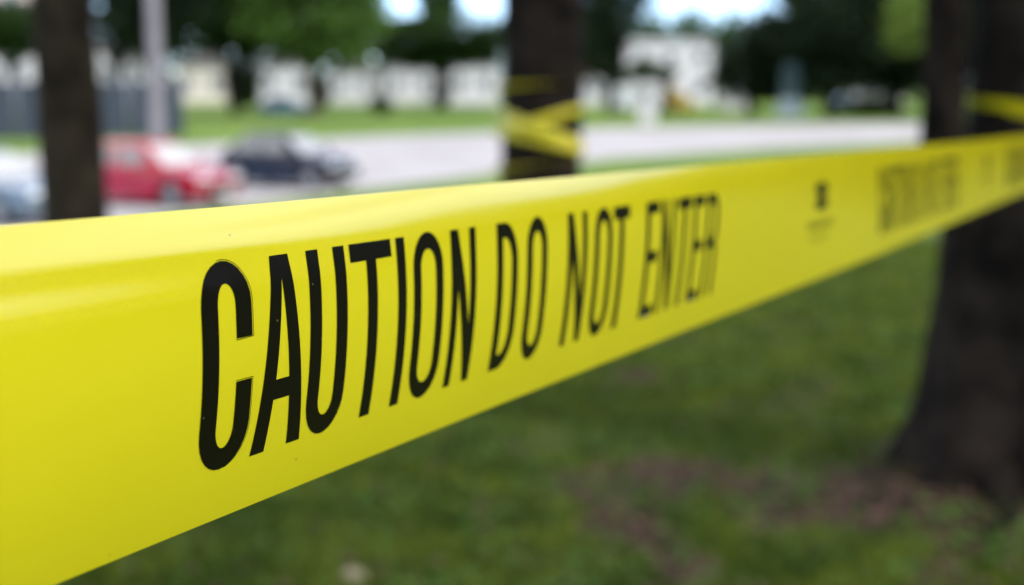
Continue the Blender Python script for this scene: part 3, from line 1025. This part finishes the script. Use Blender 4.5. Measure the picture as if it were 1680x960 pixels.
def house(px0, px1, py_base, wall_h, depth, wall, roof, label, windows=3, storeys=1, rise=1.6, flat=False, y=None, door=True, name='house'):
    P0 = on_lot(px0, py_base); P1 = on_lot(px1, py_base)
    Y = y or P0[1]
    x0 = at_y(px0, 200, Y)[0]; x1 = at_y(px1, 200, Y)[0]
    w = x1 - x0
    t = thing(name, label, 'building', ((x0 + x1) / 2, Y, LOT))
    mb = MB()
    hw = w / 2
    mb.box(-hw, hw, 0, depth, -.2, wall_h)
    mb.build('wall', wall, t)
    mb = MB()
    if flat:
        mb.box(-hw - .25, hw + .25, -.25, depth + .25, wall_h + .002, wall_h + .4)
    else:
        e = .45
        v = [(-hw - e, -e, wall_h + .002), (hw + e, -e, wall_h + .002), (hw + e, depth + e, wall_h + .002), (-hw - e, depth + e, wall_h + .002), (-hw * .55, depth / 2, wall_h + rise), (hw * .55, depth / 2, wall_h + rise)]
        mb.add(v, [(0, 1, 5, 4), (1, 2, 5), (2, 3, 4, 5), (3, 0, 4), (3, 2, 1, 0)])
    mb.build('roof', roof, t)
    sh = wall_h / storeys
    for s in range(storeys):
        for k in range(windows):
            cx = -hw + w * (k + .5) / windows
            if door and s == 0 and k == windows // 2:
                d = MB().box(cx - .5, cx + .5, -.05, .02, .02, 2.05).build('door', M_DOOR, t)
                MB().box(cx + .34, cx + .42, -.10, -.052, .95, 1.05).build('handle', M_FRAME, d)
                continue
            z0 = s * sh + sh * .34; z1 = s * sh + sh * .74
            f = MB()
            ww = min(.65, w / windows * .3)
            f.box(cx - ww, cx + ww, -.06, .03, z1 - .07, z1).box(cx - ww, cx + ww, -.06, .03, z0, z0 + .07)
            f.box(cx - ww, cx - ww + .07, -.06, .03, z0 + .07, z1 - .07).box(cx + ww - .07, cx + ww, -.06, .03, z0 + .07, z1 - .07).box(cx - .03, cx + .03, -.055, .03, z0 + .07, z1 - .07)
            fo = f.build('window', M_FRAME, t)
            MB().box(cx - ww + .07, cx + ww - .07, -.03, -.005, z0 + .07, z1 - .07).build('pane', M_GLASS, fo)
    return t


house(290, 374, 170, 4.5, 7, M_CREAM, M_ROOF, 'cream house behind the double-trunked tree', 2, door=False)
house(426, 510, 170, 4.7, 7, M_WHITE, M_ROOF, 'white house behind the teal car', 2, door=False)
house(540, 618, 170, 4.0, 7, M_GREYW, M_ROOF, 'grey-white house between the pale trunk and the round bush', 2, door=False)
house(634, 716, 170, 4.3, 7, M_WHITE, M_ROOF, 'white house between the round bush and the slim-trunked tree', 2, door=False)
house(736, 816, 172, 4.7, 7, M_WHITE, M_ROOF, 'white house right beside the wrapped trunk', 2, door=False)
house(940, 992, 172, 3.6, 6, M_GREYW, M_TERRA, 'pale house with orange tiled roof right of the wrapped trunk', 2, door=False)
house(1030, 1168, 172, 7.1, 7, M_WHITE, M_GREYW, 'two-storey white house with flat roof under the gap of sky', 3, 2, flat=True)
house(-60, 238, 190, 5.4, 8, M_WHITE, M_GREYW, 'long white flat-roofed building behind the blue-grey fence', 8, flat=True, door=False, name='long_building')
house(-70, 46, 178, 12.6, 9, M_PINK, M_WHITE, 'tall pale pink building in the top left corner', 3, 4, flat=True, door=False, name='apartment_building')
house(1412, 1482, 180, 2.6, 5, M_WHITE, M_ROOF, 'small white hut right of the blue car', 2, door=False, rise=.8, name='garden_hut')
house(1185, 1225, 180, 2.0, 4, M_GREYW, M_ROOF, 'low grey shed under the broad dark tree', 1, door=False, rise=.5, name='shed')

# ------------------------------------------------------------------ fence, lamp post, pylon
M_MESH = principled('blue grey privacy mesh', (.033, .043, .06), .85, var=.12, scale=3)
M_STEEL = principled('galvanised steel', (.34, .34, .36), .45, metal=.6)
M_CONC = principled('pale concrete pole', (.22, .205, .215), .85, var=.08, scale=3)


def fence():
    a = on_lot(-170, 234); b = on_lot(302, 226)
    L = float(np.linalg.norm(b[:2] - a[:2])); ang = math.atan2(b[1] - a[1], b[0] - a[0])
    t = thing('privacy_fence', 'tall blue-grey mesh fence behind the red car', 'fence', (a[0], a[1], LOT), ang)
    n = 5; w = L / n; h = 2.85
    panel = new_mesh('mesh_panel', *(lambda m: (m.v, m.f))(MB().box(.06, w - .06, -.01, .01, .12, h - .05)))
    post = new_mesh('post', *(lambda m: (m.v, m.f))(MB().lathe([(0, 0), (.05, 0), (.05, h + .1), (.02, h + .14), (0, h + .14)], 10)), True)
    rail = new_mesh('rail', *(lambda m: (m.v, m.f))(MB().tube([(.05, 0, h - .02), (w - .05, 0, h - .02)], [.025, .025], 8)))
    for k in range(n):
        link('mesh_panel', panel, M_MESH, t, (k * w, 0, 0))
        link('rail', rail, M_STEEL, t, (k * w, 0, 0))
    for k in range(n + 1):
        link('post', post, M_STEEL, t, (k * w, 0, 0))


fence()


def lamp_post():
    y = 41.0
    x = at_y(255, 120, y)[0]
    t = thing('lamp_post', 'thick pale concrete lamp post behind the red car', 'lamp post', (x, y, LOT))
    MB().lathe([(0, 0), (.34, 0), (.34, .5), (.30, .56), (0, .56)], 16).build('footing', M_CONC, t, smooth_shade=False)
    MB().lathe([(.215, .55), (.205, 3), (.17, 9.0), (0, 9.02)], 12).build('pole', M_CONC, t)
    arm = MB().tube([(0, 0, 8.7), (.7, 0, 9.1), (1.6, 0, 9.2)], [.07, .06, .05], 8).build('arm', M_STEEL, t)
    MB().box(1.5, 2.2, -.16, .16, 9.12, 9.26, .04).build('lamp_head', M_STEEL, arm)


lamp_post()


def pylon():
    P = on_lot(1296, 193)
    t = thing('pylon_sign', 'narrow teal pylon on a pale plinth before the dark trees', 'pylon', tuple(P))
    k = P[1] / FPX
    m = principled('dark teal panel', (.05, .085, .095), .5, var=.1, scale=2); m2 = principled('pale plinth', (.36, .40, .43), .7, var=.1, scale=2)
    w = 15 * k; h = 88 * k
    MB().add([(-w * 1.5, -.5, 0), (w * 1.5, -.5, 0), (w * 1.5, .5, 0), (-w * 1.5, .5, 0), (-w, -.4, h * .35), (w, -.4, h * .35), (w, .4, h * .35), (-w, .4, h * .35)],
             [(0, 1, 5, 4), (1, 2, 6, 5), (2, 3, 7, 6), (3, 0, 4, 7), (4, 5, 6, 7), (3, 2, 1, 0)]).build('plinth', m2, t)
    MB().box(-w, w, -.35, .35, h * .35 + .003, h * .82, .05).build('panel', m, t)
    MB().box(-w * .8, w * .8, -.3, .3, h * .82 + .003, h, .05).build('cap', m, t)
    # pale marker post on the verge in front of the white house
    P = on_lot(1062, 204)
    k = P[1] / FPX
    t = thing('gate_pier', 'short pale pier on the verge below the two-storey white house', 'pier', tuple(P))
    MB().box(-13 * k, 13 * k, -.4, .4, 0, 34 * k, .04).build('shaft', M_GREYW, t)
    MB().box(-15 * k, 15 * k, -.48, .48, 34 * k + .003, 38 * k, .03).build('cap', M_GREYW, t)


pylon()

# ------------------------------------------------------------------ cars
M_RED = principled('red car paint', (.30, .003, .02), .2, spec=.2, coat=.4)
M_NAVY = principled('navy car paint', (.004, .005, .016), .2, spec=.15, coat=.3)
M_SILVER = principled('blue silver car paint', (.11, .145, .19), .3, metal=.2, coat=1.0)
M_TEAL = principled('teal car paint', (.05, .19, .19), .3, coat=1.0)
M_YEL = principled('yellow van paint', (.62, .42, .03), .35, coat=.6)
M_WVAN = principled('white van paint', (.75, .75, .76), .3, coat=.8)
M_BLUE = principled('blue car paint', (.10, .20, .30), .3, coat=1.0)
M_CGLASS = principled('car glass', (.03, .034, .04), .05, spec=.8, coat=.6)
M_CGLASS.node_tree.nodes['Principled BSDF'].inputs['Coat IOR'].default_value = 1.9
M_SCREEN = principled('windscreen glass', (.10, .105, .11), .06, spec=1.0, coat=1.0)
M_SCREEN.node_tree.nodes['Principled BSDF'].inputs['Coat IOR'].default_value = 2.2
M_TYRE = principled('tyre rubber', (.012, .012, .013), .85)
M_RIM = principled('alloy rim', (.5, .5, .52), .3, metal=.8)
M_LAMP = principled('clear lamp lens', (.75, .76, .78), .1, spec=.8, coat=1)
M_TAIL = principled('red lamp lens', (.4, .01, .01), .15, coat=1)
M_BLACK = principled('black plastic', (.015, .015, .016), .6)
M_PLATE = principled('pale number plate', (.7, .7, .68), .5)


def rounded(me):
    me.polygons.foreach_set('use_smooth', [True] * len(me.polygons))
    me.set_sharp_from_angle(angle=math.radians(42))
    return me


def car(name, label, cat, loc, yaw, paint, L=4.1, Wd=1.72, H=1.48, wb=2.5, kind='hatch'):
    t = thing(name, label, cat, loc, yaw)
    r = .315; gl = .17; hw = Wd / 2
    xf, xr = wb / 2, -wb / 2
    nose, tail = xf + (L - wb) * .50, xr - (L - wb) * .50
    belt = .92 if kind != 'suv' else 1.0
    hood = belt - .06

    def arch(cx):
        return [(cx + (r + .06) * math.cos(a), .30 + (r + .06) * math.sin(a)) for a in np.linspace(math.pi + .35, -.35, 13) if .30 + (r + .06) * math.sin(a) > gl + .01]
    low = [(tail + .12, gl + .08)] + arch(xr) + [(xr + r + .12, gl), (xf - r - .12, gl)] + arch(xf) + [(nose - .1, gl + .05)]
    front = [(nose, .36), (nose + .01, .55), (nose - .10, .74), (nose - .35, hood - .06), (xf - .30, hood + .02)]
    rear = [(tail + .05, belt), (tail, .72), (tail - .01, .45)] if kind != 'sedan' else [(xr - .25, belt + .02), (tail + .06, belt - .03), (tail, .70), (tail, .42)]
    prof = low + front + rear
    m = len(prof)
    # layers across the width; the outer ones shrink towards the belt so the flanks are rounded
    V = []; layers = [(-1.0, .955, .0), (-.985, .985, .0), (-.90, 1.0, 0), (-.5, 1.0, .012), (0, 1.0, .02), (.5, 1.0, .012), (.90, 1.0, 0), (.985, .985, 0), (1.0, .955, 0)]
    cxm = (nose + tail) / 2
    for (fy, sc, crown_) in layers:
        for (x, z) in prof:
            near_end = smooth(.62, 1.0, abs(x - cxm) / (L / 2))
            yy = fy * hw * (1 - .10 * near_end) * (1 - .05 * max(0, z - .6))
            up = z > .6
            V.append((cxm + (x - cxm) * (sc if up else (sc + 1) / 2) - (0.08 * near_end * abs(fy) ** 3) * math.copysign(1, x - cxm), yy, z * (1 - (1 - sc) * .8 if up else 1) + (crown_ if z > hood - .1 else 0)))
    F = []
    for i in range(len(layers) - 1):
        for k in range(m):
            F.append((i * m + k, i * m + (k + 1) % m, (i + 1) * m + (k + 1) % m, (i + 1) * m + k))
    F.append(tuple(range(m))[::-1]); F.append(tuple(range((len(layers) - 1) * m, len(layers) * m)))
    body = link('body', rounded(new_mesh('body', V, F)), paint, t)
    # cabin: roof and pillars as a lofted shell
    if kind == 'sedan': g = dict(b0=xf - .32, t0=xf - 1.02, t1=xr + .45, b1=xr - .30)
    elif kind == 'suv': g = dict(b0=xf - .38, t0=xf - .95, t1=tail + .28, b1=tail + .06)
    else: g = dict(b0=xf - .25, t0=xf - .98, t1=xr + .16, b1=tail + .06)
    zt = H
    wb0, wt = hw * .93, hw * .70

    def ring(f, infl=0.0):          # f from belt (0) to roof (1)
        x0 = g['b0'] + (g['t0'] - g['b0']) * f + infl; x1 = g['b1'] + (g['t1'] - g['b1']) * f - infl
        y = wb0 + (wt - wb0) * f + infl; z = belt - .05 + (zt - belt + .02) * f
        return [(x0, -y * .9, z), (x0, y * .9, z), (x0 - .16, y, z), (x1 + .12, y, z), (x1, y * .9, z), (x1, -y * .9, z), (x1 + .12, -y, z), (x0 - .16, -y, z)]
    rings = [ring(0), ring(.5), ring(.93)]
    top = [(x * .985 + .015 * (g['t0'] + g['t1']) / 2, y * .86, zt) for x, y, z in ring(1.0)]
    V = [p for rr in rings for p in rr] + top + [((x - (g['t0'] + g['t1']) / 2) * .6 + (g['t0'] + g['t1']) / 2, y * .5, zt + .025) for x, y, z in top]
    F = [(i * 8 + k, i * 8 + (k + 1) % 8, (i + 1) * 8 + (k + 1) % 8, (i + 1) * 8 + k) for i in range(4) for k in range(8)] + [tuple(range(32, 40))]
    link('cabin', rounded(new_mesh('cabin', V, F)), paint, t)

    def pane(nm, quad, n):
        n = Vector(n).normalized() * .012
        vs = [Vector(p) + n for p in quad] + [Vector(p) - n * .5 for p in quad]
        link(nm, new_mesh(nm, vs, [(0, 1, 2, 3), (7, 6, 5, 4), (0, 4, 5, 1), (1, 5, 6, 2), (2, 6, 7, 3), (3, 7, 4, 0)]), M_SCREEN if nm == 'windscreen' else M_CGLASS, t)

    def cab(f, side, u):            # point on the flank: u from rear (0) to front (1)
        x0 = g['b0'] + (g['t0'] - g['b0']) * f - .16; x1 = g['b1'] + (g['t1'] - g['b1']) * f + .12
        return (x1 + (x0 - x1) * u, side * (wb0 + (wt - wb0) * f), belt - .05 + (zt - belt + .02) * f)
    fx = lambda f: g['b0'] + (g['t0'] - g['b0']) * f
    rxx = lambda f: g['b1'] + (g['t1'] - g['b1']) * f
    yy = lambda f: (wb0 + (wt - wb0) * f) * .86
    zz = lambda f: belt - .05 + (zt - belt + .02) * f
    pane('windscreen', [(fx(.12), -yy(.12), zz(.12)), (fx(.12), yy(.12), zz(.12)), (fx(.9), yy(.9), zz(.9)), (fx(.9), -yy(.9), zz(.9))], (1, 0, .8))
    pane('rear_window', [(rxx(.25), -yy(.25), zz(.25)), (rxx(.25), yy(.25), zz(.25)), (rxx(.9), yy(.9), zz(.9)), (rxx(.9), -yy(.9), zz(.9))], (-1, 0, .4))
    for s in (-1, 1):
        for (u0, u1) in ((.06, .48), (.53, .97)):
            pane('side_window', [cab(.16, s, u0), cab(.16, s, u1), cab(.86, s, u1 - .01), cab(.86, s, u0 + .01)], (0, s, .3))
    # wheels
    tyre = new_mesh('tyre', *(lambda q: (q.v, q.f))(MB().lathe([(.20, -.10), (.29, -.10), (.312, -.07), (.315, 0), (.312, .07), (.29, .10), (.20, .10), (.20, -.10)], 26, 'y')), True)
    rm = MB().lathe([(.205, -.085), (.205, .085), (.18, .09), (.17, .05), (.05, .03), (.045, .06), (0, .06)], 20, 'y')
    for k in range(5):
        a = 2 * math.pi * k / 5
        rm.tube([(.04 * math.cos(a), .055, .04 * math.sin(a)), (.185 * math.cos(a), .07, .185 * math.sin(a))], [.028, .022], 6)
    rim = new_mesh('rim', rm.v, rm.f)
    for x in (xf, xr):
        for s in (-1, 1):
            w = link('wheel', tyre, M_TYRE, t, (x, s * (hw - .105), .315), 0 if s > 0 else math.pi)
            link('rim', rim, M_RIM, w)
    # well liners behind the wheels keep daylight from showing through
    lin = MB()
    for s in (-1, 1):
        for x in (xf, xr): lin.box(x - .42, x + .42, s * (hw - .42) - .12, s * (hw - .42) + .12, .2, .66)
    lin.build('wheel_well', M_BLACK, t)
    for s in (-1, 1):
        MB().box(nose - .22, nose - .035, s * hw * .63 - .20, s * hw * .63 + .20, .60, .73, .05).build('headlight', M_LAMP, t)
        MB().box(tail - .012, tail + .14, s * hw * .72 - .13, s * hw * .72 + .13, .70, .86, .04).build('tail_light', M_TAIL, t)
        MB().box(xf - .62, xf - .50, s * (hw + .06) - .09, s * (hw + .06) + .09, belt + .02, belt + .14, .03).build('wing_mirror', paint, t)
        for xx in (-.05, -.95): MB().box(xx, xx + .2, s * (hw - .012) - .02, s * (hw - .012) + .02, belt - .18, belt - .14, .008).build('door_handle', paint, t)
    MB().box(nose - .05, nose + .025, -.42, .42, .40, .56, .02).build('grille', M_BLACK, t)
    MB().box(nose - .03, nose + .04, -.25, .25, .27, .37, .01).build('number_plate', M_PLATE, t)
    return t


def lot_loc(px, py):
    P = on_lot(px, py, .042)
    return (float(P[0]), float(P[1]), LOT + .042)


YAW = math.radians(-27)
car('red_car', 'red hatchback parked in front of the lamp post', 'car', lot_loc(252, 334), YAW, M_RED, 4.1, 1.74, 1.46, 2.5, 'hatch')
car('navy_car', 'dark navy hatchback parked beyond the red car', 'car', lot_loc(476, 306), YAW, M_NAVY, 3.75, 1.68, 1.45, 2.4, 'hatch')
car('silver_car', 'blue-silver saloon half hidden by the grey green trunk', 'car', lot_loc(-28, 362), YAW, M_SILVER, 4.5, 1.78, 1.45, 2.65, 'sedan')
car('teal_car', 'small teal car in front of the white house, far behind the navy car', 'car', tuple(on_lot(468, 189)), math.radians(2), M_TEAL, 4.2, 1.75, 1.5, 2.5, 'hatch')
car('blue_car', 'far blue car parked left of the small white hut', 'car', tuple(on_lot(1392, 187)), math.radians(4), M_BLUE, 4.4, 1.8, 1.5, 2.6, 'sedan')


def van(label, px, py, paint, L, H, yaw=0.0):
    P = on_lot(px, py)
    t = thing('parked_van', label, 'van', tuple(P), yaw)
    hl = L / 2; hw = .95
    prof = [(-hl, .3), (hl - .1, .3), (hl, .55), (hl - .05, 1.0), (hl - .75, 1.25), (hl - 1.25, H - .1), (hl - 1.5, H), (-hl + .1, H), (-hl, H - .15)]
    V = [(x, y * (1 - .08 * (z / H) ** 3), z) for y in (-hw, hw) for x, z in prof]; n = len(prof)
    F = [(k, (k + 1) % n, n + (k + 1) % n, n + k) for k in range(n)] + [tuple(range(n))[::-1], tuple(range(n, 2 * n))]
    link('body', new_mesh('body', V, F), paint, t)
    MB().box(hl - 1.9, hl - 1.25, -hw - .01, -hw + .03, 1.15, H - .35).build('side_window', M_CGLASS, t)
    MB().add([(hl - .78, -.8, 1.28), (hl - .78, .8, 1.28), (hl - 1.22, .75, H - .16), (hl - 1.22, -.75, H - .16), (hl - .74, -.8, 1.30), (hl - .74, .8, 1.30), (hl - 1.18, .75, H - .14), (hl - 1.18, -.75, H - .14)],
             [(4, 5, 6, 7), (0, 3, 2, 1), (0, 1, 5, 4), (1, 2, 6, 5), (2, 3, 7, 6), (3, 0, 4, 7)]).build('windscreen', M_CGLASS, t)
    for x in (-hl + .9, hl - .9):
        for s in (-1, 1):
            MB().lathe([(0, -.1), (.3, -.1), (.34, -.06), (.34, .06), (.3, .1), (0, .1)], 18, 'y').build('wheel', M_TYRE, t, (x, s * (hw - .06), .34))
    return t


van('yellow van parked before the two-storey white house', 1112, 186, M_YEL, 2.9, 2.1)
van('white van parked left of the yellow van', 1043, 184, M_WVAN, 4.6, 2.4)

# ------------------------------------------------------------------ pale stone at the lower edge
def stone():
    P = lawn_pt(580, 958)
    bm = bmesh.new(); bmesh.ops.create_icosphere(bm, subdivisions=3, radius=.045)
    for v in bm.verts:
        k = 1 + .35 * noise.noise(v.co * 22)
        v.co = Vector((v.co.x * k * 1.1, v.co.y * k, v.co.z * k * .7))
    me = bpy.data.meshes.new('stone'); bm.to_mesh(me); bm.free()
    me.polygons.foreach_set('use_smooth', [True] * len(me.polygons))
    o = link('stone', me, principled('pale stone', (.36, .29, .22), .9, var=.15, scale=30), None, (P[0], P[1] + .02, P[2] + .012))
    tag(o, 'small pale stone in the grass under the tape', 'stone')


stone()
